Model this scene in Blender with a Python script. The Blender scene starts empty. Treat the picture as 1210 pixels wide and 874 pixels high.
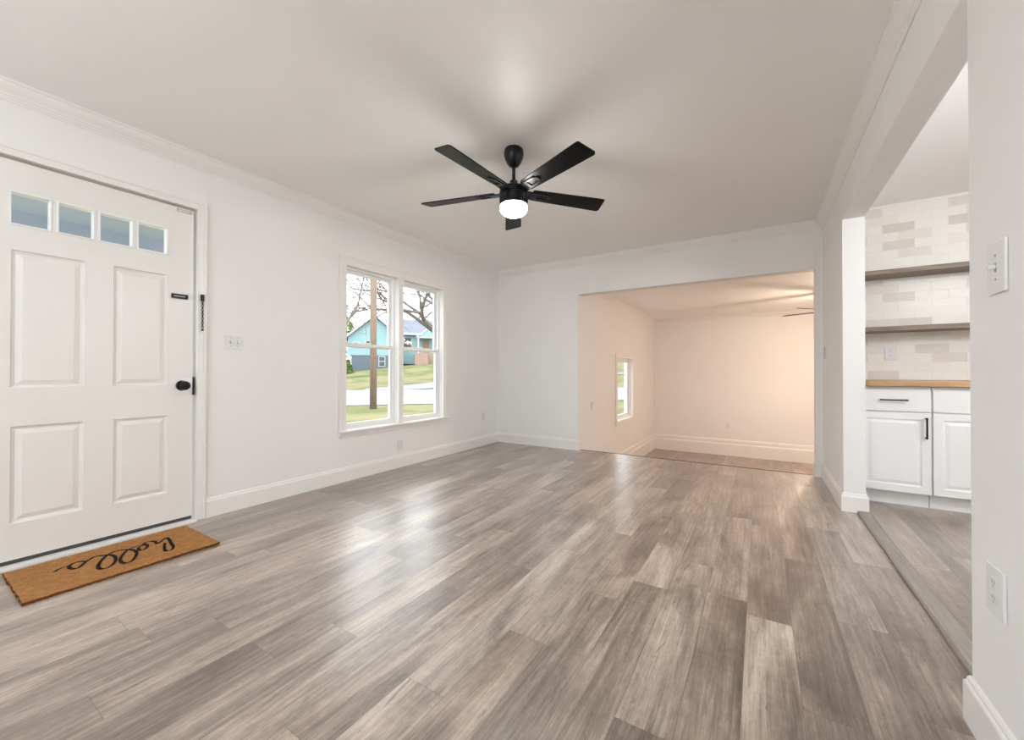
import bpy, bmesh, math, random
from mathutils import Vector, Matrix
random.seed(7)
S = bpy.context.scene
C = S.collection

# ---------------------------------------------------------------- camera
cd = bpy.data.cameras.new('camera'); cam = bpy.data.objects.new('camera', cd); C.objects.link(cam)
cd.sensor_width = 36; cd.lens = 471.42/1210*36; cd.clip_start = 0.03; cd.clip_end = 400
cam.matrix_world = (Matrix.Translation((0, 0, 1.0)) @ Matrix.Rotation(math.radians(31.881), 4, 'Z')
                    @ Matrix.Rotation(math.radians(90.421), 4, 'X') @ Matrix.Rotation(0.001, 4, 'Z'))
S.camera = cam
# ---------------------------------------------------------------- view, world
S.view_settings.view_transform = 'Standard'; S.view_settings.look = 'None'
S.view_settings.gamma = 1; S.view_settings.use_curve_mapping = False
S.view_settings.exposure = 0.27
S.cycles.use_denoising = True
S.cycles.max_bounces = 16; S.cycles.diffuse_bounces = 10; S.cycles.transparent_max_bounces = 16
S.cycles.sample_clamp_indirect = 8
w = bpy.data.worlds.new('overcast'); S.world = w; w.use_nodes = True
bg = w.node_tree.nodes['Background']; bg.inputs[0].default_value = (0.93, 0.97, 1.0, 1); bg.inputs[1].default_value = 4.4
sl = bpy.data.lights.new('sun', 'SUN'); so = bpy.data.objects.new('sun', sl); C.objects.link(so)
sl.energy = 0.6; sl.angle = math.radians(25); sl.color = (1, 0.96, 0.9)
so.rotation_euler = (math.radians(35), math.radians(-25), math.radians(20))
FAN_L, BACK_L, KIT_FILL, REAR_FILL = 76, 530, 74, 60; UP_FILL = 262  # kitchen, rear and uplight strengths drive added, unseen fill lamps

# ---------------------------------------------------------------- helpers
def lin(r, g, b):
    f = lambda c: (c/255/12.92) if c/255 <= 0.04045 else ((c/255+0.055)/1.055)**2.4
    return (f(r), f(g), f(b), 1)

class NT:
    def __init__(s, name):
        s.m = bpy.data.materials.new(name); s.m.use_nodes = True
        s.n = s.m.node_tree.nodes; s.l = s.m.node_tree.links
        s.b = s.n['Principled BSDF']; s.out = s.n['Material Output']
    def add(s, t, **k):
        n = s.n.new(t)
        for a, v in k.items(): setattr(n, a, v)
        return n
    def put(s, sock, v):
        if isinstance(v, bpy.types.NodeSocket): s.l.new(v, sock)
        else: sock.default_value = v
    def math(s, op, a, b=0.0, c=0.0, clamp=False):
        n = s.add('ShaderNodeMath', operation=op, use_clamp=clamp)
        s.put(n.inputs[0], a); s.put(n.inputs[1], b); s.put(n.inputs[2], c)
        return n.outputs[0]
    def mix(s, f, a, b, mode='MIX'):
        n = s.add('ShaderNodeMix', data_type='RGBA', blend_type=mode)
        s.put(n.inputs[0], f); s.put(n.inputs[6], a); s.put(n.inputs[7], b)
        return n.outputs[2]
    def noise(s, vec, scale, detail=4, rough=.5, dist=0):
        n = s.add('ShaderNodeTexNoise'); s.l.new(vec, n.inputs['Vector'])
        n.inputs['Scale'].default_value = scale; n.inputs['Detail'].default_value = detail
        n.inputs['Roughness'].default_value = rough; n.inputs['Distortion'].default_value = dist
        return n.outputs[0]
    def ramp(s, f, stops):
        n = s.add('ShaderNodeValToRGB'); s.l.new(f, n.inputs[0]); e = n.color_ramp.elements
        while len(e) < len(stops): e.new(0.5)
        for i, (p, c) in enumerate(stops):
            e[i].position = p; e[i].color = c if len(c) == 4 else (*c, 1)
        return n.outputs[0]
    def comb(s, x, y, z):
        n = s.add('ShaderNodeCombineXYZ'); s.put(n.inputs[0], x); s.put(n.inputs[1], y); s.put(n.inputs[2], z)
        return n.outputs[0]
    def bump(s, h, strength, dist=0.002):
        n = s.add('ShaderNodeBump'); s.put(n.inputs['Strength'], strength); n.inputs['Distance'].default_value = dist
        s.l.new(h, n.inputs['Height']); s.l.new(n.outputs[0], s.b.inputs['Normal'])
    def pos(s):
        return s.add('ShaderNodeNewGeometry').outputs['Position']
    def xyz(s, v):
        n = s.add('ShaderNodeSeparateXYZ'); s.l.new(v, n.inputs[0]); return n.outputs
    def col(s, v): s.put(s.b.inputs['Base Color'], v)

def paint(name, c, rough=.5, bump=.05, scale=90, spec=.5, metal=0, var=.02):
    t = NT(name); p = t.add('ShaderNodeTexCoord').outputs['Object']
    n = t.noise(p, 3.0, 3)
    c2 = tuple(v*(1-var*2) for v in c[:3])+(1,)
    t.col(t.mix(n, c, c2)); t.b.inputs['Roughness'].default_value = rough
    t.b.inputs['Specular IOR Level'].default_value = spec; t.b.inputs['Metallic'].default_value = metal
    if bump: t.bump(t.noise(p, scale, 2), bump, .001)
    return t.m

WALL = paint('wall_paint', (.83, .825, .82, 1), .55, .06, 160, .3)
CEIL = paint('ceiling_paint', (.90, .895, .885, 1), .42, .08, 60, .4)
TRIM = paint('trim_paint', (.83, .82, .805, 1), .3, .02, 40, .45)
DOOR = paint('door_paint', (.80, .79, .77, 1), .33, .03, 40, .45)
CAB = paint('cabinet_paint', (.82, .82, .815, 1), .3, .01, 40, .45)
VINYL = paint('vinyl_frame', (.86, .86, .86, 1), .3, .01, 40, .45)
PLAST = paint('switch_plastic', (.78, .79, .80, 1), .25, .0, 40, .5)
GAPSHADE = paint('gap_shade', (.05, .05, .05, 1), .5, 0)
SLOTG = paint('slot_grey', (.35, .35, .35, 1), .5, 0)
BLACK = paint('black_metal', (.006, .006, .007, 1), .35, .02, 200, .3)
BLADE = paint('black_blade', (.005, .005, .005, 1), .35, .03, 30, .14)
CHROME = paint('satin_nickel', (.75, .74, .72, 1), .2, .0, 30, .5, 1)
TEAL = paint('teal_siding', lin(122, 150, 154), .7, .0)
SLATE = paint('grey_block', lin(84, 92, 102), .8, .0)
ROOF = None
WHITE = paint('white_siding', (.42, .42, .42, 1), .6, 0)
GLASSDK = paint('dark_glass', (.03, .04, .05, 1), .1, 0)
BRICKP = paint('pink_masonry', lin(138, 116, 104), .8, .1, 20)
PORCHC = paint('porch_ceiling_paint', (.42, .46, .54, 1), .6, .02)
PORCHB = paint('porch_beam_paint', (.32, .36, .43, 1), .6, .02)
CONC = paint('concrete', (.3, .3, .295, 1), .85, .2, 12)
ASPH = paint('pale_asphalt', (.21, .21, .22, 1), .9, .2, 8, var=.08)

def emis(name, c, s):
    m = bpy.data.materials.new(name); m.use_nodes = True; n = m.node_tree.nodes
    b = n['Principled BSDF']; b.inputs['Base Color'].default_value = (.9, .9, .9, 1)
    b.inputs['Emission Color'].default_value = c; b.inputs['Emission Strength'].default_value = s
    return m
def glass_mat():
    t = NT('window_glass'); t.n.remove(t.b)
    tr = t.add('ShaderNodeBsdfTransparent'); tr.inputs[0].default_value = (.97, .98, .98, 1)
    gl = t.add('ShaderNodeBsdfGlossy'); gl.inputs['Roughness'].default_value = .02
    lw = t.add('ShaderNodeLayerWeight'); lw.inputs[0].default_value = .5
    fr = t.math('ADD', t.math('MULTIPLY', t.math('POWER', lw.outputs['Facing'], 5.0), .9), .003)
    mx = t.add('ShaderNodeMixShader'); t.l.new(fr, mx.inputs[0]); t.l.new(tr.outputs[0], mx.inputs[1]); t.l.new(gl.outputs[0], mx.inputs[2])
    t.l.new(mx.outputs[0], t.out.inputs[0]); return t.m
GLASS = glass_mat()

def plank_mat(name, wx, x0, L, tint=(1, 1, 1, 1), seed=0.0, gloss=.34, joints=None):
    t = NT(name); P = t.xyz(t.pos())
    u = t.math('DIVIDE', t.math('SUBTRACT', P[0], x0), wx)
    row = t.math('FLOOR', u); fu = t.math('SUBTRACT', u, row)
    wn = t.add('ShaderNodeTexWhiteNoise', noise_dimensions='1D'); t.l.new(t.math('ADD', row, 31.7+seed), wn.inputs['W'])
    if joints:      # stepped lookup: where each board row has its end joints
        n = t.add('ShaderNodeValToRGB'); n.color_ramp.interpolation = 'CONSTANT'; e = n.color_ramp.elements
        t.l.new(t.math('DIVIDE', t.math('ADD', row, 21.5), 26.0), n.inputs[0]); rr = random.Random(5)
        for i in range(26):
            off = (joints.get(i-21, rr.uniform(0, L))/L) % 1.0
            el = e[i] if i < 2 else e.new(i/26)
            el.position = i/26; el.color = (off, off, off, 1)
        off = t.xyz(n.outputs[0])[0]
        v = t.math('ADD', t.math('SUBTRACT', t.math('DIVIDE', P[1], L), off), 4.0)
    else: v = t.math('ADD', t.math('DIVIDE', P[1], L), t.math('MULTIPLY', wn.outputs[0], 3.0))
    cl = t.math('FLOOR', v); fv = t.math('SUBTRACT', v, cl)
    w2 = t.add('ShaderNodeTexWhiteNoise', noise_dimensions='2D'); t.l.new(t.comb(row, cl, 0.0), w2.inputs['Vector'])
    idv = w2.outputs['Value']; idc = t.xyz(w2.outputs['Color'])
    # grain space : stretched along the plank, shifted per plank
    gx = t.math('ADD', P[0], t.math('MULTIPLY', idc[0], 37.0)); gy = t.math('ADD', P[1], t.math('MULTIPLY', idc[1], 53.0))
    broad = t.noise(t.comb(t.math('MULTIPLY', gx, 5.0), t.math('MULTIPLY', gy, 1.3), idv), 1.0, 5, .6, .8)
    streak = t.noise(t.comb(t.math('MULTIPLY', gx, 38.0), t.math('MULTIPLY', gy, 1.4), idv), 1.0, 6, .7, .9)
    fine = t.noise(t.comb(t.math('MULTIPLY', gx, 190.0), t.math('MULTIPLY', gy, 7.0), idv), 1.0, 4, .7, .2)
    cross = t.noise(t.comb(t.math('MULTIPLY', gx, 14.0), t.math('MULTIPLY', gy, 26.0), idv), 1.0, 3, .6, .5)
    f = t.math('ADD', t.math('MULTIPLY', idv, .30), t.math('MULTIPLY', t.math('SUBTRACT', broad, .5), 1.4))
    f = t.math('ADD', f, t.math('MULTIPLY', t.math('SUBTRACT', streak, .5), .95))
    f = t.math('ADD', f, t.math('MULTIPLY', t.math('SUBTRACT', fine, .5), .6))
    f = t.math('ADD', f, t.math('MULTIPLY', t.math('SUBTRACT', cross, .5), .14))
    mot = t.noise(t.comb(t.math('MULTIPLY', gx, 70.0), t.math('MULTIPLY', gy, 30.0), idv), 1.0, 4, .7, .8)
    f = t.math('ADD', f, t.math('MULTIPLY', t.math('SUBTRACT', mot, .5), .38))
    f = t.math('ADD', f, .41, clamp=True)
    c = t.ramp(f, [(0, lin(64, 53, 46)), (.3, lin(104, 90, 80)), (.55, lin(142, 128, 116)), (.8, lin(180, 166, 152)), (1, lin(206, 195, 182))])
    warm = t.mix(t.math('MULTIPLY', idc[2], .45), c, t.mix(1.0, c, (1.04, .93, .84, 1), 'MULTIPLY'))
    # knots, few, dark, drawn out along the grain
    kn = t.noise(t.comb(t.math('MULTIPLY', gx, 16.0), t.math('MULTIPLY', gy, 3.4), idv), 1.0, 3, .6, 2.2)
    kf = t.math('MULTIPLY', t.math('SUBTRACT', kn, .64, clamp=True), 12.0, clamp=True)
    c = t.mix(t.math('MULTIPLY', kf, .6), warm, lin(72, 60, 54))
    ex = t.math('MINIMUM', fu, t.math('SUBTRACT', 1.0, fu)); ex = t.math('MULTIPLY', ex, wx)
    ey = t.math('MULTIPLY', t.math('MINIMUM', fv, t.math('SUBTRACT', 1.0, fv)), L)
    e = t.math('MINIMUM', ex, ey)
    seam = t.math('SUBTRACT', 1.0, t.math('DIVIDE', e, .0022), clamp=True)
    c = t.mix(t.math('MULTIPLY', seam, .55), c, lin(78, 66, 58))
    c = t.mix(1.0, c, tuple(v*.90 for v in tint[:3])+(1,), 'MULTIPLY')
    t.col(c)
    t.b.inputs['Specular IOR Level'].default_value = .75
    t.put(t.b.inputs['Roughness'], t.math('ADD', gloss, t.math('MULTIPLY', t.math('SUBTRACT', fine, .5), .12)))
    h = t.math('SUBTRACT', t.math('MULTIPLY', streak, .25), t.math('MULTIPLY', seam, .8))
    t.bump(h, .12, .002); t.b.inputs['Coat Weight'].default_value = 1.0; t.b.inputs['Coat Roughness'].default_value = .34
    return t.m
FLOORM = plank_mat('grey_brown_planks', .156, -.051, 1.15, (.985, .985, .985, 1), joints={0: 1.93, 1: 1.47, 2: 2.07, 3: 2.76, -1: 2.03,
    -2: 2.30, -3: 1.95, -4: 1.74, -5: 2.47, -6: .94, -9: .98, -10: .755, -11: .362, -13: .56})
KFLOORM = plank_mat('kitchen_planks', .156, .665, 1.19, (.86, .82, .79, 1), 9.0)
BFLOORM = plank_mat('back_room_planks', .1525, .02, 1.19, (.85, .70, .58, 1), 4.0)


def tile_mat():
    t = NT('stone_tile'); P = t.xyz(t.pos())
    v = t.math('DIVIDE', t.math('SUBTRACT', P[2], .944), .0755); r = t.math('FLOOR', v)
    odd = t.math('MODULO', r, 2.0)
    u = t.math('ADD', t.math('DIVIDE', P[0], .204), t.math('MULTIPLY', odd, .5)); cx = t.math('FLOOR', u)
    fu = t.math('SUBTRACT', u, cx); fv = t.math('SUBTRACT', v, r)
    w2 = t.add('ShaderNodeTexWhiteNoise', noise_dimensions='2D'); t.l.new(t.comb(r, cx, 0.0), w2.inputs['Vector'])
    n = t.noise(t.pos(), 14, 5, .6, .6)
    f = t.math('ADD', t.math('POWER', w2.outputs[0], 4.5), t.math('MULTIPLY', t.math('SUBTRACT', n, .5), .5), clamp=True)
    c = t.ramp(f, [(0, lin(232, 228, 221)), (.45, lin(222, 216, 207)), (1, lin(203, 196, 187))])
    ex = t.math('MULTIPLY', t.math('MINIMUM', fu, t.math('SUBTRACT', 1.0, fu)), .204)
    ey = t.math('MULTIPLY', t.math('MINIMUM', fv, t.math('SUBTRACT', 1.0, fv)), .0755)
    g = t.math('SUBTRACT', 1.0, t.math('DIVIDE', t.math('MINIMUM', ex, ey), .002), clamp=True)
    t.col(t.mix(g, c, lin(218, 212, 204))); t.b.inputs['Roughness'].default_value = .35
    t.bump(t.math('SUBTRACT', 1.0, g), .5, .0015); return t.m
TILE = tile_mat()

def wood(name, c1, c2, sx, sy, sz, rough=.45, staves=0):
    t = NT(name); P = t.xyz(t.add('ShaderNodeTexCoord').outputs['Object'])
    a = t.noise(t.comb(t.math('MULTIPLY', P[0], sx), t.math('MULTIPLY', P[1], sy), t.math('MULTIPLY', P[2], sz)), 1.0, 6, .65, .6)
    f = a
    if staves:
        w2 = t.add('ShaderNodeTexWhiteNoise', noise_dimensions='2D')
        t.l.new(t.comb(t.math('FLOOR', t.math('DIVIDE', P[1], .04)), t.math('FLOOR', t.math('ADD', t.math('MULTIPLY', P[0], 2.3), t.math('MULTIPLY', t.math('FLOOR', t.math('DIVIDE', P[1], .04)), .37))), 0.0), w2.inputs['Vector'])
        f = t.math('ADD', t.math('MULTIPLY', a, .6), t.math('MULTIPLY', w2.outputs[0], .4))
    t.col(t.ramp(f, [(.25, c1), (.75, c2)])); t.b.inputs['Roughness'].default_value = rough
    t.bump(a, .1, .001); return t.m
BUTCH = wood('butcher_block', lin(150, 112, 76), lin(192, 158, 120), 4, 60, 60, .4, 1)
SHELFW = wood('shelf_wood', lin(96, 78, 66), lin(150, 132, 116), 5, 60, 60, .5)
POLEW = wood('pole_wood', lin(92, 76, 66), lin(134, 114, 100), 20, 20, 1.5, .8)
THRM = wood('threshold_wood', lin(122, 115, 107), lin(158, 151, 142), 60, 3, 60, .45)
NOSEM = wood('nosing_wood', lin(84, 70, 60), lin(120, 104, 92), 3, 60, 60, .5)
BARK = wood('bark', lin(70, 62, 58), lin(128, 116, 108), 8, 8, 3, .9)

def coir():
    t = NT('coir'); p = t.add('ShaderNodeTexCoord').outputs['Object']
    a = t.noise(p, 420, 2, .7); b = t.noise(p, 40, 3)
    f = t.math('ADD', t.math('MULTIPLY', a, .75), t.math('MULTIPLY', b, .25))
    t.col(t.ramp(f, [(.25, lin(96, 60, 28)), (.5, lin(166, 118, 72)), (.75, lin(208, 166, 116))]))
    t.b.inputs['Roughness'].default_value = .95; t.b.inputs['Specular IOR Level'].default_value = .1
    t.bump(a, 1.0, .003); return t.m
COIR = coir()
COIRE = paint('coir_cut_edge', lin(104, 66, 34), .95, .8, 300, .1)
MATINK = paint('black_flock', (.015, .012, .01, 1), .9, .4, 500, .1)

def ground_mat(name, stops, sc):
    t = NT(name); p = t.pos(); a = t.noise(p, sc, 5, .6); b = t.noise(p, 9, 4, .7)
    f = t.math('ADD', t.math('MULTIPLY', a, .7), t.math('MULTIPLY', b, .3))
    t.col(t.ramp(f, stops)); t.b.inputs['Roughness'].default_value = 1; t.b.inputs['Specular IOR Level'].default_value = 0
    return t.m
LAWN = ground_mat('winter_lawn', [(.36, lin(76, 84, 58)), (.46, lin(98, 102, 72)), (.56, lin(122, 116, 92)), (.7, lin(104, 94, 80))], .35)
def shingle():
    t = NT('roof_shingles'); p = t.pos(); a = t.noise(p, 5, 4)
    t.col(t.mix(a, lin(86, 90, 102), lin(104, 108, 120))); t.b.inputs['Roughness'].default_value = .9; return t.m
ROOF = shingle()
LEAF = ground_mat('evergreen_leaf', [(.35, lin(70, 92, 52)), (.6, lin(118, 136, 84)), (.75, lin(150, 160, 120))], 3)

# mesh building
def link(name, bm, mat, parent=None, smooth=False, bevel=0, seg=2, loc=None, auto=None):
    me = bpy.data.meshes.new(name); bmesh.ops.recalc_face_normals(bm, faces=bm.faces[:]); bm.to_mesh(me); bm.free()
    o = bpy.data.objects.new(name, me); C.objects.link(o)
    for m in (mat if isinstance(mat, (list, tuple)) else [mat]): me.materials.append(m)
    if smooth:
        for p in me.polygons: p.use_smooth = True
        if auto is not None: me.set_sharp_from_angle(angle=math.radians(auto))
    if bevel:
        b = o.modifiers.new('bevel', 'BEVEL'); b.width = bevel; b.segments = seg; b.limit_method = 'ANGLE'; b.angle_limit = math.radians(40)
    if parent: o.parent = parent
    if loc: o.location = loc
    return o
def box(bm, x0, x1, y0, y1, z0, z1):
    v = [bm.verts.new(p) for p in ((x0,y0,z0),(x1,y0,z0),(x1,y1,z0),(x0,y1,z0),(x0,y0,z1),(x1,y0,z1),(x1,y1,z1),(x0,y1,z1))]
    for f in ((0,3,2,1),(4,5,6,7),(0,1,5,4),(1,2,6,5),(2,3,7,6),(3,0,4,7)): bm.faces.new([v[i] for i in f])
    return v
def B(*boxes):
    bm = bmesh.new()
    for b in boxes: box(bm, *b)
    return bm
def slab(axis, a0, a1, u0, u1, z0, z1, holes):
    """wall slab normal to axis ('x'/'y') between a0..a1, spanning u0..u1, z0..z1 with rectangular holes (u0,u1,z0,z1); outer faces only"""
    us = sorted({u0, u1, *[min(max(h[i], u0), u1) for h in holes for i in (0, 1)]})
    zs = sorted({z0, z1, *[min(max(h[i], z0), z1) for h in holes for i in (2, 3)]})
    nu, nz = len(us)-1, len(zs)-1
    def solid(i, j):
        if i < 0 or j < 0 or i >= nu or j >= nz: return False
        cu, cz = (us[i]+us[i+1])/2, (zs[j]+zs[j+1])/2
        return not any(h[0] < cu < h[1] and h[2] < cz < h[3] for h in holes)
    bm = bmesh.new(); cache = {}
    def V(a, u, z):
        k = (a, u, z)
        if k not in cache: cache[k] = bm.verts.new((a, u, z) if axis == 'x' else (u, a, z))
        return cache[k]
    for i in range(nu):
        for j in range(nz):
            if not solid(i, j): continue
            p, q, r, s = us[i], us[i+1], zs[j], zs[j+1]
            for a in (a0, a1): bm.faces.new([V(a,p,r), V(a,q,r), V(a,q,s), V(a,p,s)])
            if not solid(i-1, j): bm.faces.new([V(a0,p,r), V(a1,p,r), V(a1,p,s), V(a0,p,s)])
            if not solid(i+1, j): bm.faces.new([V(a0,q,r), V(a1,q,r), V(a1,q,s), V(a0,q,s)])
            if not solid(i, j-1): bm.faces.new([V(a0,p,r), V(a1,p,r), V(a1,q,r), V(a0,q,r)])
            if not solid(i, j+1): bm.faces.new([V(a0,p,s), V(a1,p,s), V(a1,q,s), V(a0,q,s)])
    return bm
def sweep(path, prof, bm=None):
    """sweep closed profile [(out, z)] along an XY polyline, offset to the right of travel, mitred"""
    bm = bm or bmesh.new(); P = [Vector(p) for p in path]; rings = []
    for i, p in enumerate(P):
        d0 = (P[i]-P[i-1]).normalized() if i else None; d1 = (P[i+1]-P[i]).normalized() if i < len(P)-1 else None
        n0 = Vector((d0.y, -d0.x)) if d0 else None; n1 = Vector((d1.y, -d1.x)) if d1 else None
        if n0 is None: n = n1
        elif n1 is None: n = n0
        else: n = (n0+n1)/(1+n0.dot(n1))
        rings.append([bm.verts.new((p.x+n.x*o, p.y+n.y*o, z)) for o, z in prof])
    k = len(prof)
    for a, b in zip(rings, rings[1:]):
        for j in range(k): bm.faces.new((a[j], a[(j+1) % k], b[(j+1) % k], b[j]))
    bm.faces.new(rings[0]); bm.faces.new(rings[-1][::-1])
    return bm
def lathe(bm, prof, seg=40, cx=0, cy=0, cz=0, axis='z', cap=True):
    rings = []
    for r, h in prof:
        ring = []
        for i in range(seg):
            a = 2*math.pi*i/seg; c, s = r*math.cos(a), r*math.sin(a)
            q = (c, s, h) if axis == 'z' else (h, c, s) if axis == 'x' else (c, h, s)
            ring.append(bm.verts.new((q[0]+cx, q[1]+cy, q[2]+cz)))
        rings.append(ring)
    for a, b in zip(rings, rings[1:]):
        for i in range(seg): bm.faces.new((a[i], a[(i+1) % seg], b[(i+1) % seg], b[i]))
    if cap: bm.faces.new(rings[0]); bm.faces.new(rings[-1][::-1])
    return bm
def tube(bm, pts, rad, seg=8):
    pts = [Vector(p) for p in pts]; rings = []; up = Vector((.3, .2, .93)).normalized()
    for i, p in enumerate(pts):
        d = (pts[min(i+1, len(pts)-1)]-pts[max(i-1, 0)]).normalized()
        a = d.cross(up); a = (a if a.length > .05 else d.cross(Vector((1, 0, 0)))).normalized(); b = d.cross(a)
        r = rad[i] if isinstance(rad, (list, tuple)) else rad
        rings.append([bm.verts.new(p+(a*math.cos(2*math.pi*k/seg)+b*math.sin(2*math.pi*k/seg))*r) for k in range(seg)])
    for x, y in zip(rings, rings[1:]):
        for i in range(seg): bm.faces.new((x[i], x[(i+1) % seg], y[(i+1) % seg], y[i]))
    bm.faces.new(rings[0]); bm.faces.new(rings[-1][::-1])
def nested(bm, put, u0, u1, z0, z1, steps):
    """raised panel: rectangular rings; steps = [(inset, depth)], put(u, z, depth)->xyz"""
    prev = None
    for ins, d in steps:
        r = [bm.verts.new(put(u, z, d)) for u, z in ((u0+ins, z0+ins), (u1-ins, z0+ins), (u1-ins, z1-ins), (u0+ins, z1-ins))]
        if prev:
            for i in range(4): bm.faces.new((prev[i], prev[(i+1) % 4], r[(i+1) % 4], r[i]))
        prev = r
    bm.faces.new(prev)
def empty(name, loc=(0, 0, 0), rz=0):
    o = bpy.data.objects.new(name, None); C.objects.link(o); o.location = loc; o.rotation_euler = (0, 0, rz)
    o.empty_display_size = .05; return o
def tag(o, label, cat, group=None, kind=None):
    o['label'] = label; o['category'] = cat
    if group: o['group'] = group
    if kind: o['kind'] = kind
    return o
def struct(o, label=None, cat=None):
    o['kind'] = 'structure'
    if label: o['label'] = label
    if cat: o['category'] = cat
    return o
def kids(o): return [c for c in bpy.data.objects if c.parent == o]
def dup(o, parent=None, loc=None, rz=None):
    c = o.copy(); C.objects.link(c); c.parent = parent
    if loc: c.location = loc
    if rz is not None: c.rotation_euler = (0, 0, rz)
    for k in kids(o): dup(k, c)
    return c

# ---------------------------------------------------------------- room dimensions
XL, XR, XK, YF, YR, H, HB = -3.25, .513, .638, 4.84, -1.9, 2.476, 2.123
XJ, XS, YFB = -2.004, .455, 4.96            # opening to the sunken room
YB, ZB, HBK, XBR = 9.2, -.67, 2.18, 3.2
YK, XKR, YN, YC = 4.70, 3.3, 1.67, 3.75

# ---------------------------------------------------------------- floors, ceilings
struct(link('floor', B((XL-.02, .60, YR, 4.90, -.06, 0)), FLOORM), 'grey brown wood plank floor of the main room', 'floor')
struct(link('floor_kitchen', B((.60, XKR, YR, YFB, -.06, 0)), KFLOORM), 'grey brown plank floor of the kitchen beyond the threshold', 'floor')
struct(link('floor_sunken_room', B((XJ, XBR, YFB-.1, YB, ZB-.06, ZB)), BFLOORM), 'brown plank floor of the lower back room', 'floor')
struct(link('wall_step', B((XJ, XBR, 4.87, 4.90, ZB, -.06), (XJ, .6, 4.875, 4.90, -.06, -.006))if False else B((XJ, XBR, 4.80, 4.895, ZB, -.062)), WALL), 'white riser below the edge of the main floor', 'riser')
struct(link('ceiling', B((XL-.14, XR+.02, YR, YF+.05, H, H+.06)), CEIL), 'smooth white ceiling of the main room', 'ceiling')
struct(link('ceiling_kitchen', B((XK-.05, XKR, YR, YK+.1, H, H+.06)), CEIL), 'white kitchen ceiling', 'ceiling')
struct(link('ceiling_sunken_room', B((XJ-.1, XBR, YFB, YB+.1, HBK, HBK+.06)), CEIL), 'white ceiling of the lower back room', 'ceiling')

# ---------------------------------------------------------------- walls
DY0, DY1, DZ = .235, 1.165, 2.105           # front door opening
WY0, WY1, WZ0, WZ1 = 2.31, 3.64, .455, 2.00  # twin window opening
struct(link('wall_left', slab('x', XL-.14, XL, YR, YFB, -.06, H, [(DY0, DY1, -.06, DZ), (WY0, WY1, WZ0, WZ1)]), WALL), 'white wall with the front door and the twin window', 'wall')
struct(link('wall_far', slab('y', YF, YFB, XL, XBR, -.06, H, [(XJ, XS, -.06, 2.016)]), WALL), 'white far wall with a wide opening to the lower room', 'wall')
struct(link('wall_right', slab('x', XR, XK, YR, YF, -.05, H, [(YN, YC, -.05, HB)]), WALL), 'white right wall with the wide kitchen opening and the beam over it', 'wall')
struct(link('wall_rear', slab('y', YR-.14, YR, XL-.14, XKR, -.06, H, [(-2.3, -1.0, .9, 2.0)]), WALL), 'white wall behind the viewpoint', 'wall')  # opening added out of view to let in fill daylight
struct(link('wall_kitchen_back', B((XK, XKR, YK+.012, YF, -.05, H)), WALL), 'kitchen back wall', 'wall')
struct(link('wall_kitchen_right', slab('x', XKR, XKR+.12, YR, YF, -.05, H, [(1.0, 2.6, .95, 2.1)]), WALL), 'kitchen side wall', 'wall')
SW = (6.47, 7.40, .205, 1.255)
struct(link('wall_sunken_left', slab('x', XJ-.14, XJ, YFB, YB+.12, ZB-.06, HBK, [SW]), WALL), 'wall of the lower room with the small window', 'wall')
struct(link('wall_sunken_back', B((XJ-.14, XBR, YB, YB+.12, ZB-.06, HBK)), WALL), 'back wall of the lower room', 'wall')
struct(link('wall_sunken_right', B((XBR, XBR+.12, YFB, YB+.12, ZB-.06, HBK)), WALL), 'right wall of the lower room', 'wall')
struct(link('wall_tiles', B((XK, XKR, YK, YK+.012, .944, H)), TILE), 'pale stone subway tile running from worktop to ceiling', 'tiled wall')

# ---------------------------------------------------------------- trims
def base_prof(h, t=.015):
    return [(0, 0), (t, 0), (t, h*.80), (t*.9, h*.84), (t*.62, h*.875), (t*.58, h*.93), (t*.3, h*.985), (0, h)]
def crown_prof(z, drop=.095, pr=.055):
    return [(0, z), (pr, z), (pr, z-drop*.10), (pr*.86, z-drop*.16), (pr*.80, z-drop*.30), (pr*.62, z-drop*.48), (pr*.42, z-drop*.60),
            (pr*.34, z-drop*.66), (pr*.34, z-drop*.72), (pr*.22, z-drop*.78), (pr*.22, z-drop*.86), (pr*.12, z-drop*.92), (pr*.10, z-drop), (0, z-drop)]
BP = base_prof(.135)
def lo(prof, dz): return [(a, b+dz) for a, b in prof]
struct(link('baseboard_left', sweep([(XL, 1.222), (XL, YF)], BP), TRIM), 'white baseboard under the twin window', 'baseboard')
struct(link('baseboard_far', sweep([(XL+.015, YF), (XJ, YF), (XJ, YF+.05)], BP), TRIM), 'white baseboard on the short far wall', 'baseboard')
struct(link('baseboard_column', sweep([(XS, YF+.05), (XS, YF), (XR, YF), (XR, YC), (XK, YC), (XK, 4.06)], BP), TRIM), 'white baseboard wrapping the wall end beside the kitchen opening', 'baseboard')
struct(link('baseboard_right', sweep([(XK, YR+.05), (XK, YN), (XR, YN), (XR, YR+.05)], BP), TRIM), 'white baseboard wrapping the near right wall end', 'baseboard')
struct(link('baseboard_rear', sweep([(XL, YR+.02), (XL, .18)], BP), TRIM), 'white baseboard beyond the front door', 'baseboard')
BB = [(0, ZB), (.022, ZB), (.022, ZB+.225), (.018, ZB+.24), (.013, ZB+.25), (.013, ZB+.295), (.008, ZB+.32), (0, ZB+.33)]
struct(link('baseboard_sunken_room', sweep([(XJ, YFB), (XJ, YB), (XBR, YB)], BB), TRIM), 'tall white baseboard around the lower room', 'baseboard')
struct(link('trim_1', sweep([(XL, YR+.02), (XL, YF), (XR, YF), (XR, YR+.02)], crown_prof(H)), TRIM), 'white crown moulding around the main ceiling', 'crown moulding')
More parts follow.
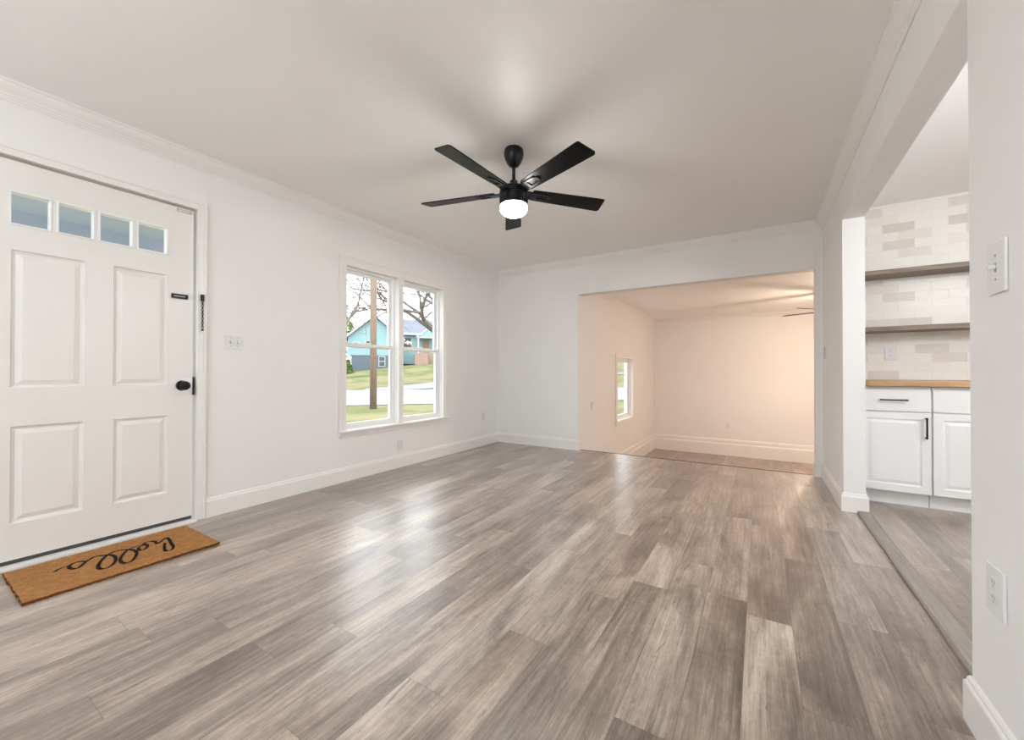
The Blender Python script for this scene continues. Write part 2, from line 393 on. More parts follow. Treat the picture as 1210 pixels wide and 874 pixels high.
struct(link('trim_2', sweep([(XJ, YFB), (XJ, YB), (XBR, YB)], crown_prof(HBK, .07, .05)), TRIM), 'white crown moulding of the lower room', 'crown moulding')
struct(link('trim_3', B((XJ, XS, YF-.012, YF, 2.016, 2.222)), TRIM, bevel=.002), 'flat white header board over the wide opening', 'header board')
# front door casing + jamb
bm = B((XL, XL+.016, DY1, DY1+.055, 0, DZ+.055), (XL, XL+.016, DY0-.055, DY0, 0, DZ+.055), (XL, XL+.016, DY0, DY1, DZ, DZ+.055))
box(bm, XL+.016, XL+.022, DY1+.034, DY1+.055, 0, DZ+.055)
box(bm, XL+.016, XL+.022, DY0-.055, DY0-.034, 0, DZ+.055); box(bm, XL+.016, XL+.022, DY0-.034, DY1+.034, DZ+.034, DZ+.055)
struct(link('trim_4', bm, TRIM, bevel=.003), 'white casing around the front door', 'door casing')
struct(link('trim_5', B((XL-.14, XL+.035, DY0, DY1, -.06, .018)), TRIM, bevel=.004), 'white sill under the front door', 'door sill')
# threshold strip between room and kitchen
struct(link('trim_6', sweep([(.588, YC), (.588, YN-.6)], [(0, 0), (0, .012), (-.008, .019), (-.066, .019), (-.080, .002), (-.080, 0)]), THRM), 'grey wood transition strip at the kitchen opening', 'threshold strip')
struct(link('trim_7', B((XJ, XS, 4.885, 4.905, -.03, .003)), NOSEM, bevel=.003), 'dark nosing at the edge of the step down', 'stair nosing')

# ---------------------------------------------------------------- front door
door = empty('door_1', (XL-.02, DY1-.012, 0)); struct(door, 'white panelled front door with four small square lites', 'door')
y0, y1, z0, z1 = DY0+.006, 1.148, .040, 2.090
fx = XL-.004                                  # room-side face
PAN = [(.376, .640, .920, 1.632), (.758, 1.016, .918, 1.632), (.379, .640, .224, .722), (.762, 1.018, .220, .722)]
LIT = [(.372, .508), (.536, .674), (.698, .840), (.865, 1.008)]
bm = slab('x', fx-.044, fx, y0, y1, z0, z1, [(a, b, c, d) for a, b, c, d in PAN]+[(a, b, 1.765, 1.930) for a, b in LIT])
for a, b, c, d in PAN:
    for s, f0 in ((1, fx), (-1, fx-.044)):
        nested(bm, lambda u, z, dd: (f0-s*dd, u, z), a, b, c, d, [(0, 0), (.004, .010), (.016, .013), (.040, .004), (.042, .004)])
bmesh.ops.remove_doubles(bm, verts=bm.verts[:], dist=1e-5)
def local(o, par):
    o.parent = par; o.matrix_parent_inverse = Matrix.Translation(-par.location) if par.rotation_euler.z == 0 else par.matrix_basis.inverted(); return o
local(link('door_slab', bm, DOOR), door)
local(link('door_gap_shade', B((fx-.040, fx-.004, DY0+.006, 1.148, .019, .040)), GAPSHADE), door)['label'] = 'dark strip standing in for the shaded gap under the door'  # shade of the gap below the slab, put in as a dark strip
for a, b in LIT:
    q = link('lite_frame', slab('x', fx-.048, fx+.004, a-.006, b+.006, 1.759, 1.936, [(a+.003, b-.003, 1.768, 1.927)]), VINYL, bevel=.002); local(q, door)
    g = link('pane', B((fx-.026, fx-.022, a+.001, b-.001, 1.766, 1.929)), GLASS); local(g, door)
# knob on a satin rose, latch strike, keeper plate
r = link('reinforcer_plate', B((fx, fx+.003, 1.036, 1.147, .862, .966)), VINYL, bevel=.001); local(r, door); r['label'] = 'white square plate behind the knob'
bm = bmesh.new(); lathe(bm, [(.033, .003), (.033, .008), (.026, .013)], 40, fx, 1.088, .915, 'x')
local(link('door_rose', bm, BLACK, smooth=True, auto=35), door)
bm = bmesh.new(); lathe(bm, [(.013, .006), (.011, .030), (.016, .036), (.026, .044), (.030, .056), (.027, .068), (.016, .075), (.001, .077)], 40, fx, 1.088, .915, 'x')
local(link('door_knob', bm, BLACK, smooth=True, auto=50), door)['label'] = 'round black knob'
local(link('latch_plate', B((fx-.036, fx+.010, 1.1480, 1.1550, .850, .970)), BLACK, bevel=.001), door)['label'] = 'black latch plate on the door edge'
bm = slab('x', fx, fx+.009, 1.030, 1.118, 1.488, 1.518, [(1.042, 1.106, 1.499, 1.507)])
local(link('chain_keeper', bm, BLACK, bevel=.001), door)['label'] = 'slotted black chain keeper plate'
# door closer arm bracket at the top corner
local(link('top_bracket', slab('x', fx, fx+.005, 1.055, 1.135, 2.062, 2.082, [(1.062, 1.128, 2.067, 2.077)]), CHROME, bevel=.001), door)['label'] = 'small metal loop at the top corner'
# strike and weatherstrip in the jamb
struct(link('trim_8', B((XL-.13, XL-.055, DY1-.012, DY1, .018, DZ-.002), (XL-.13, XL-.055, DY0, DY1, DZ-.012, DZ-.002)), paint('weatherstrip', lin(120, 114, 106), .8, 0)), 'grey weatherstrip in the door jamb', 'weatherstrip')
# security chain on the casing
ch = empty('door_chain', (XL+.024, 1.190, 1.528)); tag(ch, 'black security chain hanging from its bracket on the door casing', 'door chain')
local(link('bracket', B((XL+.022, XL+.036, 1.180, 1.200, 1.488, 1.530)), BLACK, bevel=.003), ch)
bm = bmesh.new()
for i in range(13):
    z = 1.484-i*.0145; rx = i % 2
    pts = [(XL+.030+(math.cos(a)*.0052 if rx else 0), 1.190+(0 if rx else math.cos(a)*.0052), z+math.sin(a)*.0095) for a in [k*math.pi/5 for k in range(11)]]
    tube(bm, pts, .0022, 6)
local(link('chain', bm, BLACK, smooth=True), ch)
bm = bmesh.new(); lathe(bm, [(.003, -.006), (.007, -.004), (.007, .004), (.003, .006)], 16, XL+.030, 1.190, 1.290); local(link('chain_end', bm, BLACK, smooth=True), ch)

# ---------------------------------------------------------------- twin front window
win = empty('window_1', (XL, 2.97, WZ0)); struct(win, 'white twin double-hung window looking onto the street', 'window')
PY0, PY1 = 2.945, 3.010
bm = B((XL, XL+.018, WY0-.072, WY0+.004, WZ0-.0, WZ1+.078), (XL, XL+.018, WY1-.004, WY1+.062, WZ0, WZ1+.078),
       (XL, XL+.018, WY0+.004, WY1-.004, WZ1-.004, WZ1+.078), (XL-.10, XL+.012, PY0, PY1, WZ0, WZ1))
box(bm, XL+.018, XL+.024, WY0-.072, WY0-.060, WZ0, WZ1+.078); box(bm, XL+.018, XL+.024, WY1+.050, WY1+.062, WZ0, WZ1+.078); box(bm, XL+.018, XL+.024, WY0-.06, WY1+.05, WZ1+.066, WZ1+.078)
local(link('casing', bm, TRIM, bevel=.003), win)
local(link('stool', B((XL-.10, XL+.052, WY0-.074, WY1+.090, WZ0-.004, WZ0+.016)), TRIM, bevel=.004), win)
local(link('apron', B((XL, XL+.018, WY0-.062, WY1+.055, .408, WZ0-.004)), TRIM, bevel=.003), win)
for a, b in ((WY0, PY0), (PY1, WY1)):
    z0, z1 = WZ0+.016, WZ1
    fr = link('window_frame', slab('x', XL-.125, XL-.055, a, b, z0, z1, [(a+.018, b-.018, z0+.014, z1-.018)]), VINYL, bevel=.002); local(fr, win)
    a2, b2 = a+.018, b-.018; zm = 1.262
    for (nm, xs, zz0, zz1, st) in (('upper_sash', XL-.108, zm-.016, z1-.018, .028), ('lower_sash', XL-.078, z0+.014, zm+.022, .034)):
        s = link(nm, slab('x', xs-.014, xs+.014, a2, b2, zz0, zz1, [(a2+st, b2-st, zz0+st+.004, zz1-st)]), VINYL, bevel=.003); local(s, win)
        g = link('pane', B((xs-.002, xs+.002, a2+st-.003, b2-st+.003, zz0+st, zz1-st+.003)), GLASS); g.parent = s
    lk = link('sash_lock', B((XL-.072, XL-.056, (a+b)/2-.025, (a+b)/2+.025, zm+.022, zm+.034)), VINYL, bevel=.003); local(lk, win)
# small window of the lower room
w2 = empty('window_2', (XJ, 6.93, SW[2])); struct(w2, 'small white window of the lower room', 'window')
a, b, z0, z1 = SW
local(link('casing', slab('x', XJ, XJ+.018, a-.065, b+.065, z0-.065, z1+.065, [SW]), TRIM, bevel=.003), w2)
local(link('window_frame', slab('x', XJ-.12, XJ-.04, a, b, z0, z1, [(a+.03, b-.03, z0+.03, z1-.03)]), VINYL, bevel=.002), w2)
s = link('sash', slab('x', XJ-.10, XJ-.065, a+.03, b-.03, z0+.03, z1-.03, [(a+.07, b-.07, z0+.07, z1-.07)]), VINYL, bevel=.003); local(s, w2)
g = link('pane', B((XJ-.085, XJ-.081, a+.065, b-.065, z0+.065, z1-.065)), GLASS); g.parent = s

# ---------------------------------------------------------------- ceiling fans
def make_fan(strength, color, ang0):
    """origin on the ceiling, hanging down"""
    r = empty('ceiling_fan')
    bm = bmesh.new(); lathe(bm, [(.056, .0), (.062, -.006), (.066, -.030), (.062, -.056), (.048, -.088), (.034, -.108), (.026, -.114), (.014, -.117)], 40)
    link('canopy', bm, BLACK, r, True, auto=40)
    bm = bmesh.new(); lathe(bm, [(.0115, -.11), (.0115, -.240)], 20); link('downrod', bm, BLACK, r, True, auto=40)
    bm = bmesh.new(); lathe(bm, [(.018, -.208), (.026, -.212), (.026, -.236), (.040, -.246), (.078, -.256), (.090, -.266), (.094, -.282), (.094, -.300), (.090, -.303), (.094, -.306), (.094, -.370), (.090, -.374)], 48)
    link('motor_housing', bm, BLACK, r, True, auto=30)
    bm = bmesh.new(); lathe(bm, [(.086, -.372), (.089, -.378), (.089, -.395), (.083, -.415), (.066, -.430), (.040, -.438), (.002, -.441)], 48)
    g = link('lamp_shade', bm, emis('lit_frosted_glass', color, strength), r, True); g['label'] = 'glowing frosted white light bowl'
    for k in range(5):
        A = math.radians(ang0+72*k); M = Matrix.Rotation(A, 4, 'Z') @ Matrix.Translation((0, 0, -.285)) @ Matrix.Rotation(math.radians(-12), 4, 'X')
        bm = bmesh.new()
        out = [(.125, -.044), (.14, -.050), (.30, -.056), (.50, -.062), (.635, -.066), (.648, -.060), (.662, .052), (.652, .064), (.64, .066), (.50, .062), (.30, .056), (.14, .050), (.125, .044)]
        inn = [(.160, -.020), (.225, -.020), (.240, 0), (.225, .020), (.160, .020)]
        top = [bm.verts.new(M @ Vector((x, y, .0035))) for x, y in out]; bot = [bm.verts.new(M @ Vector((x, y, -.0035))) for x, y in out]
        n = len(out)
        for i in range(n): bm.faces.new((top[i], top[(i+1) % n], bot[(i+1) % n], bot[i]))
        bm.faces.new(top); bm.faces.new(bot[::-1])
        bl = link('blade', bm, BLADE, r)
        # arm: forked bracket under the blade with an open slot
        bm = bmesh.new()
        def pl(pts, t0, t1):
            a = [bm.verts.new(M @ Vector((x, y, t0))) for x, y in pts]; b = [bm.verts.new(M @ Vector((x, y, t1))) for x, y in pts]; m = len(pts)
            for i in range(m): bm.faces.new((a[i], a[(i+1) % m], b[(i+1) % m], b[i]))
            bm.faces.new(a); bm.faces.new(b[::-1])
        pl([(.080, -.040), (.165, -.034), (.165, .034), (.080, .040)], -.010, -.0036)
        pl([(.165, -.034), (.235, -.030), (.235, -.018), (.165, -.021)], -.010, -.0036)
        pl([(.165, .021), (.235, .018), (.235, .030), (.165, .034)], -.010, -.0036)
        pl([(.235, -.030), (.262, -.006), (.262, .006), (.235, .030), (.235, .018), (.246, 0), (.235, -.018)], -.010, -.0036)
        link('blade_bracket', bm, BLACK, bl)
    return r
fan = make_fan(FAN_L, (1, .98, .95, 1), 50); fan.location = (-1.378, 2.235, H)
tag(fan, 'black five-blade ceiling fan with glowing light in the main room', 'ceiling fan', 'black ceiling fans')
fan2 = dup(fan, None, (.92, 7.25, HBK)); fan2.rotation_euler = (0, 0, math.radians(33)); tag(fan2, 'black ceiling fan in the lower room, only two blade tips showing past the opening', 'ceiling fan', 'black ceiling fans')
for k in kids(fan2):
    if k.name.startswith('lamp_shade'):
        k.data = k.data.copy(); k.data.materials[0] = emis('lit_warm_glass', (1, .76, .58, 1), BACK_L)

# fill lamps added out of view: flush light behind the viewpoint, kitchen globe
def flush(x, y, s, label, color=(.95, .985, 1, 1)):
    r = empty('fill_ceiling_light', (x, y, H)); tag(r, label, 'fill light')
    bm = bmesh.new(); lathe(bm, [(.19, 0), (.19, -.022), (.178, -.028), (.172, -.022)], 48); link('rim', bm, TRIM, r, True, auto=40)
    bm = bmesh.new(); lathe(bm, [(.171, -.012), (.171, -.030), (.15, -.045), (.09, -.058), (.002, -.062)], 48)
    link('diffuser', bm, emis('fill_diffuser', color, s), r, True)
gp = empty('fill_pendant', (1.95, 2.3, H)); tag(gp, 'added white fill globe hanging out of view in the kitchen', 'pendant light')  # globe added out of view to brighten the kitchen
bm = bmesh.new(); lathe(bm, [(.06, 0), (.06, -.02), (.012, -.035)], 32); link('canopy', bm, TRIM, gp, True, auto=40)
bm = bmesh.new(); lathe(bm, [(.005, -.02), (.005, -.30)], 10); link('cord', bm, BLACK, gp, True, auto=40)
bm = bmesh.new(); lathe(bm, [(.14*math.sin(a)+.001, -.43+.14*math.cos(a)) for a in [k*math.pi/16 for k in range(17)]], 32); link('globe', bm, emis('fill_globe', (.98, .99, 1, 1), KIT_FILL), gp, True)
# unseen uplighter added behind the viewpoint to brighten the ceiling
ft = empty('fill_uplighter', (-1.2, -1.45, 0)); tag(ft, 'added black fill uplighter, unseen behind the viewpoint', 'floor lamp')
bm = bmesh.new(); lathe(bm, [(.14, 0), (.14, .015), (.03, .03)], 32); link('base', bm, BLACK, ft, True, auto=40)
bm = bmesh.new(); lathe(bm, [(.012, .02), (.012, 1.62)], 12); link('pole', bm, BLACK, ft, True, auto=40)
bm = bmesh.new(); lathe(bm, [(.02, 1.60), (.09, 1.63), (.16, 1.70), (.165, 1.72), (.155, 1.72), (.085, 1.645), (.01, 1.625)], 32); link('lamp_shade', bm, BLACK, ft, True, auto=40)
bm = bmesh.new(); lathe(bm, [(.12, 1.68), (.12, 1.70), (.001, 1.72)], 32); link('bulb', bm, emis('fill_uplight', (.95, .985, 1, 1), UP_FILL), ft, True)
flush(-.9, -1.0, REAR_FILL, 'added round fill light on the main ceiling, unseen behind the viewpoint')  # flush lamp put in unseen as room fill

# ---------------------------------------------------------------- doormat
mat_c = Vector((-2.921, .716, 0)); mr = empty('doormat', mat_c); tag(mr, 'tan coir doormat with black script greeting before the front door', 'doormat')
bm = bmesh.new(); nx, ny = 60, 90; hx, hy = .240, .366
grid = {}
def edge_j(): return random.uniform(-.0035, .0035)
for i in range(nx+1):
    for j in range(ny+1):
        x = -hx+2*hx*i/nx; y = -hy+2*hy*j/ny
        if i in (0, nx): x += edge_j()
        if j in (0, ny): y += edge_j()
        z = .015+random.uniform(-.0009, .0009)-(0.002 if (i in (0, nx) or j in (0, ny)) else 0)
        grid[i, j] = bm.verts.new((x, y, z))
for i in range(nx):
    for j in range(ny): bm.faces.new((grid[i,j], grid[i+1,j], grid[i+1,j+1], grid[i,j+1]))
border = [(i, 0) for i in range(nx)]+[(nx, j) for j in range(ny)]+[(i, ny) for i in range(nx, 0, -1)]+[(0, j) for j in range(ny, 0, -1)]
low = [bm.verts.new((grid[b].co.x*random.uniform(.985, 1.004), grid[b].co.y*random.uniform(.992, 1.004), .0)) for b in border]
for k in range(len(border)):
    k2 = (k+1) % len(border); bm.faces.new((grid[border[k]], grid[border[k2]], low[k2], low[k])).material_index = 1
bm.faces.new(low)
link('mat_body', bm, [COIR, COIRE], mr)
STROKES = [
 [(-2.921,.904),(-2.867,.885),(-2.801,.868),(-2.779,.877),(-2.789,.897),(-2.829,.913),(-2.891,.923),(-2.952,.935),(-3.008,.939),(-2.988,.917),(-2.958,.89),(-2.95,.877),(-2.997,.882),(-3.023,.871),(-3.027,.852),(-3.008,.836),(-2.968,.84),(-2.933,.827),(-2.916,.808),(-2.925,.794),(-2.963,.8),(-2.984,.816),(-2.99,.832)],
 [(-3.004,.834),(-3.004,.8),(-2.993,.773),(-2.967,.748),(-2.905,.716),(-2.856,.699),(-2.809,.695),(-2.784,.707),(-2.801,.733),(-2.859,.763),(-2.919,.778),(-2.972,.772),(-3.006,.749),(-3.018,.724),(-3.01,.7),(-2.977,.671),(-2.92,.639),(-2.864,.618),(-2.82,.614),(-2.797,.628),(-2.812,.654),(-2.86,.681),(-2.925,.696),(-2.977,.692),(-3.006,.669),(-3.023,.642),(-3.003,.617),(-2.984,.599),(-2.945,.576),(-2.918,.554),(-2.944,.538),(-2.984,.539),(-3.012,.558),(-3.014,.581),(-2.991,.597)],
 [(-2.991,.543),(-2.994,.524),(-2.984,.504),(-2.963,.487)]]
bm = bmesh.new()
for st in STROKES:
    P = [Vector(p) for p in st]; pts = []
    for i in range(len(P)-1):
        p0, p1, p2, p3 = P[max(i-1, 0)], P[i], P[i+1], P[min(i+2, len(P)-1)]
        for k in range(6):
            t = k/6; pts.append(.5*((2*p1)+(p2-p0)*t+(2*p0-5*p1+4*p2-p3)*t*t+(3*p1-p0-3*p2+p3)*t**3))
    pts.append(P[-1]); prev = None
    for i, p in enumerate(pts):
        d = (pts[min(i+1, len(pts)-1)]-pts[max(i-1, 0)]).normalized(); n = Vector((-d.y, d.x))
        down = abs(d.x)                         # strokes drawn across the line of writing are the thick ones
        wdt = .0020+.0056*down**2
        q = p-mat_c.xy
        cur = [bm.verts.new((*(q+n*wdt), .0145)), bm.verts.new((*(q+n*wdt), .0172)), bm.verts.new((*(q-n*wdt), .0172)), bm.verts.new((*(q-n*wdt), .0145))]
        if prev:
            for k in range(4): bm.faces.new((prev[k], prev[(k+1) % 4], cur[(k+1) % 4], cur[k]))
        else: bm.faces.new(cur)
        prev = cur
    bm.faces.new(prev[::-1])
lt = link('script_lettering', bm, MATINK, mr); lt['label'] = 'black cursive word hello'

# ---------------------------------------------------------------- switches and outlets
def plate(name, axis, face, u, z, wu, wz, label, cat, toggles=0, outlet=0, sgn=1, group=None, slotm=None):
    """axis 'x': plate on a wall x=face whose room side is +sgn; 'y' likewise"""
    def P(d, uu, zz): return (face+sgn*d, uu, zz) if axis == 'x' else (uu, face+sgn*d, zz)
    r = empty(name, P(0, u, z)); tag(r, label, cat, group)
    def bx(nm, u0, u1, z0, z1, d0, d1, m, bev=.001):
        a, b = P(d0, u0, z0), P(d1, u1, z1)
        o = link(nm, B((min(a[0], b[0]), max(a[0], b[0]), min(a[1], b[1]), max(a[1], b[1]), z0, z1)), m, bevel=bev); local(o, r); return o
    bx('cover_plate', u-wu/2, u+wu/2, z-wz/2, z+wz/2, 0, .0065, PLAST, .003)
    for i in range(toggles):
        tu = u+(i-(toggles-1)/2)*.046
        bx('toggle_slot', tu-.005, tu+.005, z-.012, z+.012, .0065, .0072, SLOTG, 0)
        o = bx('toggle', tu-.004, tu+.004, z-.004, z+.006, .0065, .021, PLAST, .0015)
        for zz in (-.03, .03): bx('screw', tu-.003, tu+.003, z+zz-.003, z+zz+.003, .0065, .0078, SLOTG, .001)
    for i in range(outlet):
        zc = z+(.0195 if i else -.0195)
        f = bx('receptacle', u-.017, u+.017, zc-.014, zc+.014, .0065, .0085, PLAST, .004)
        for du in (-.006, .006): bx('slot', u+du-.0014, u+du+.0014, zc-.002, zc+.007, .0085, .0090, slotm or SLOTG, 0)
        bx('slot', u-.0022, u+.0022, zc-.010, zc-.0055, .0085, .0090, slotm or SLOTG, 0)
    return r
plate('light_switch', 'x', XL, 1.394, 1.222, .118, .106, 'white double toggle switch plate beside the front door', 'light switch', toggles=2)
plate('light_switch', 'x', XR, 1.502, 1.268, .092, .132, 'white single toggle switch on the near right wall', 'light switch', toggles=1, sgn=-1)
plate('light_switch', 'x', XR, 4.66, 1.19, .07, .115, 'small white switch plate deep on the wall end by the opening', 'light switch', toggles=1, sgn=-1)
plate('wall_outlet', 'x', XL, 2.975, .232, .072, .112, 'white outlet low on the wall under the twin window', 'wall outlet', outlet=2)
plate('wall_outlet', 'x', XL, 4.47, .405, .072, .112, 'white outlet on the left wall near the far corner', 'wall outlet', outlet=2)
plate('wall_outlet', 'x', XR, 1.520, .445, .092, .122, 'white outlet low on the near right wall below the switch', 'wall outlet', outlet=2, sgn=-1)
plate('wall_outlet', 'x', XJ, 5.33, .545, .072, .112, 'white outlet on the lower room side wall before its window', 'wall outlet', outlet=2)
plate('wall_outlet', 'y', YB, -.56, -.055, .072, .112, 'white outlet on the back wall of the lower room', 'wall outlet', outlet=2, sgn=-1)
plate('wall_outlet', 'y', YK, .966, 1.172, .078, .118, 'white outlet on the kitchen tiles under the lower shelf', 'wall outlet', outlet=2, sgn=-1)

# ---------------------------------------------------------------- kitchen
YD = 4.085                                     # face of doors
def cabinet(x0, x1, handle_right, label):
    r = empty('base_cabinet', ((x0+x1)/2, YD+.3, 0)); tag(r, label, 'cabinet', 'white base cabinets')
    bm = B((x0, x1, YD+.02, YK-.02, .105, .898)); box(bm, x0, x1, YD+.075, YK-.02, 0, .105)
    local(link('body', bm, CAB), r)
    g = .003
    for nm, a, b, st in (('drawer_front', .716, .878, [(0, 0), (.001, 0)]), ('door', .112, .708, [(0, 0), (.050, 0), (.056, .006), (.064, .007), (.082, .001), (.084, .001)])):
        bm = bmesh.new(); X0, X1 = x0+g, x1-g
        nested(bm, lambda u, z, d: (u, YD+d, z), X0, X1, a, b, st)
        vs = [bm.verts.new((u, YD, z)) for u, z in ((X0, a), (X1, a), (X1, b), (X0, b))]; vb = [bm.verts.new((v.co.x, YD+.019, v.co.z)) for v in vs]
        for i in range(4): bm.faces.new((vs[i], vs[(i+1) % 4], vb[(i+1) % 4], vb[i]))
        bm.faces.new(vb); bmesh.ops.remove_doubles(bm, verts=bm.verts[:], dist=1e-5)
        o = link(nm, bm, CAB, bevel=.0015); local(o, r)
        bm = bmesh.new(); xc = (x0+x1)/2
        if nm == 'drawer_front':
            zc = .800; box(bm, xc-.078, xc+.078, YD-.034, YD-.024, zc-.005, zc+.005)
            for s in (-1, 1): box(bm, xc+s*.070-.005, xc+s*.070+.005, YD-.025, YD, zc-.005, zc+.005)
        else:
            xh = x1-.033 if handle_right else x0+.033; zc = .598; box(bm, xh-.005, xh+.005, YD-.034, YD-.024, zc-.078, zc+.078)
            for s in (-1, 1): box(bm, xh-.005, xh+.005, YD-.025, YD, zc+s*.070-.005, zc+s*.070+.005)
        h = link('handle', bm, BLACK, bevel=.001); h.parent = o; h['label'] = 'black bar pull'
cabinet(.645, 1.062, True, 'narrow white base cabinet with black bar pulls beside the wall end')
cabinet(1.066, 1.83, True, 'wide white base cabinet cut off by the near right wall')
cabinet(1.834, 2.60, False, 'white base cabinet hidden farther right along the kitchen wall')
tag(link('worktop', B((XK+.003, 2.62, 4.055, YK-.002, .902, .944)), BUTCH, bevel=.003), 'warm butcher block worktop on the white base cabinets', 'worktop')
for z, lb in ((1.825, 'upper brown wooden wall shelf on the kitchen tiles'), (1.352, 'lower brown wooden wall shelf on the kitchen tiles')):
    tag(link('wall_shelf', B((XK+.003, 2.3, 4.45, YK-.001, z, z+.038)), SHELFW, bevel=.002), lb, 'shelf', 'floating kitchen shelves')

# ---------------------------------------------------------------- outdoors
E1 = Vector((-.743, .669, 0)).normalized(); E2 = Vector((.669, .743, 0)).normalized()
def gz(t, s):
    if t < 20.5: z = -.6
    elif t < 27.5: z = -.6+.45*(t-20.5)/7
    elif t < 45: z = -.15+1.45*(t-27.5)/17.5
    else: z = 1.3+.04*(t-45)
    if t > 27.5: z += .12*max(-6, min(12, s+2.9))*min(1, (t-27.5)/16)
    return z
def G(t, s, dz=0): v = E1*t+E2*s; return Vector((v.x, v.y, gz(t, s)+dz))
def drape(name, t0, t1, s0, s1, ns, nt, mat, dz, label, cat):
    bm = bmesh.new(); rows = []
    for i in range(ns+1):
        s = s0+(s1-s0)*i/ns; a = t0(s) if callable(t0) else t0; b = t1(s) if callable(t1) else t1
        rows.append([bm.verts.new(G(a+(b-a)*j/nt, s, dz)) for j in range(nt+1)])
    for i in range(ns):
        for j in range(nt): bm.faces.new((rows[i][j], rows[i+1][j], rows[i+1][j+1], rows[i][j+1]))
    if name == 'ground_lawn':               # the lawn stops at the house's own walls
        bmesh.ops.delete(bm, geom=[f for f in bm.faces if max(v.co.x for v in f.verts) > -2.2], context='FACES')
    struct(link(name, bm, mat, smooth=True), label, cat)
drape('ground_lawn', 1.0, 90, -70, 70, 140, 89, LAWN, 0, 'sloping winter lawn across the street', 'lawn')
drape('street', 20.5, 27.5, -60, 60, 60, 8, ASPH, .04, 'pale street in front of the house', 'street')
drape('driveway', lambda s: 27.5+.3*max(s-1, 0), lambda s: 29.2+.55*min(s, 9), -2.0, 30, 30, 6, ASPH, .05, 'pale side road joining the street on the right', 'side road')
drape('sidewalk', 11.2, 12.7, -30, 30, 20, 2, CONC, .03, 'concrete walk near the house front', 'walk')
# porch over the front door
pr_ = empty('porch_roof', (XL-1.0, .6, 2.3)); tag(pr_, 'pale blue boarded porch ceiling seen through the door lites', 'porch')
bm = bmesh.new()
for i in range(19): box(bm, XL-2.05+i*.1, XL-2.05+i*.1+.097, -.9, 1.9, 2.36, 2.38)
box(bm, XL-2.1, XL-.14, -.9, 1.9, 2.38, 2.42)
local(link('porch_ceiling', bm, PORCHC), pr_)
local(link('porch_beam', B((XL-2.15, XL-2.05, -.9, 1.9, 2.10, 2.42)), PORCHB, bevel=.005), pr_)
for yy in (-.85, 1.85): local(link('porch_post', B((XL-2.15, XL-2.05, yy-.05, yy+.05, -.6, 2.10)), PORCHB, bevel=.005), pr_)
# utility pole
bm = bmesh.new(); px, py = -14.553, 11.766
tube(bm, [(px, py, -.7), (px, py, 4), (px+.02, py, 9), (px+.03, py, 12)], [.150, .140, .12, .11], 16)
tag(link('utility_pole', bm, POLEW, smooth=True), 'brown wooden utility pole standing on the lawn outside the twin window', 'utility pole')
# neighbour house: local frame s (right) / d (away) / z
HC = Vector((-35.74, 29.07, 0)); house = empty('house', HC)
tag(house, 'teal gabled house with grey shingle roof across the street', 'house')
def hp(s, d, z): v = HC+E2*s+E1*d; return Vector((v.x, v.y, z))-HC
def hbox(bm, s0, s1, d0, d1, z0, z1):
    v = [bm.verts.new(hp(*p)) for p in ((s0,d0,z0),(s1,d0,z0),(s1,d1,z0),(s0,d1,z0),(s0,d0,z1),(s1,d0,z1),(s1,d1,z1),(s0,d1,z1))]
    for f in ((0,3,2,1),(4,5,6,7),(0,1,5,4),(1,2,6,5),(2,3,7,6),(3,0,4,7)): bm.faces.new([v[i] for i in f])
def hprism(bm, poly, axis, a0, a1):
    mk = (lambda u, z, a: hp(u, a, z)) if axis == 'd' else (lambda u, z, a: hp(a, u, z))
    A = [bm.verts.new(mk(u, z, a0)) for u, z in poly]; Bv = [bm.verts.new(mk(u, z, a1)) for u, z in poly]; n = len(poly)
    for i in range(n): bm.faces.new((A[i], A[(i+1) % n], Bv[(i+1) % n], Bv[i]))
    bm.faces.new(A); bm.faces.new(Bv[::-1])
bm = bmesh.new(); hprism(bm, [(-2.75, 2.9), (2.75, 2.9), (2.75, 4.9), (0, 7.1), (-2.75, 4.9)], 'd', 0, 9)
hbox(bm, 2.75, 12, 1.2, 8, 2.0, 5.45)
link('siding', bm, TEAL, house)
bm = bmesh.new(); hbox(bm, -2.4, 2.75, .05, 8, .8, 2.9); link('basement_wall', bm, SLATE, house)
bm = bmesh.new()
for sg in (-1, 1): hprism(bm, [(sg*3.15, 4.55), (sg*3.15, 4.72), (0, 7.42), (0, 7.22)], 'd', -.35, 9.3)
hprism(bm, [(.7, 5.35), (.7, 5.55), (4.6, 7.55), (8.6, 5.5), (8.6, 5.3), (4.6, 7.35)], 's', 1.0, 12.4)
link('roof', bm, ROOF, house)
bm = bmesh.new()
for sg in (-1, 1): hprism(bm, [(sg*3.18, 4.50), (sg*3.18, 4.72), (0, 7.44), (0, 7.18)], 'd', -.42, -.35)
link('gable_trim', bm, WHITE, house)
bm = bmesh.new(); hbox(bm, -2.78, -2.5, -.02, .05, 1.0, 2.9); link('corner_post', bm, WHITE, house)
bm = bmesh.new(); hbox(bm, 2.9, 12.4, .62, .70, 5.3, 5.55); link('gutter_board', bm, WHITE, house)
def hwin(s, z, w_, h_, d=0.0):
    bm = bmesh.new(); hbox(bm, s-w_/2-.08, s+w_/2+.08, d-.05, d, z-.08, z+h_+.08); f = link('window', bm, WHITE, house)
    bm = bmesh.new(); hbox(bm, s-w_/2, s+w_/2, d-.07, d-.04, z, z+h_/2-.04); hbox(bm, s-w_/2, s+w_/2, d-.07, d-.04, z+h_/2+.04, z+h_); link('pane', bm, GLASSDK, f)
hwin(.75, 1.75, .55, 1.0, .05); hwin(-.7, 3.7, .35, .75); hwin(-1.9, 3.75, .45, .5)
hwin(3.5, 3.9, .8, 1.1, 1.2); hwin(8.0, 3.9, .9, 1.1, 1.2); hwin(10.2, 3.9, .9, 1.1, 1.2)
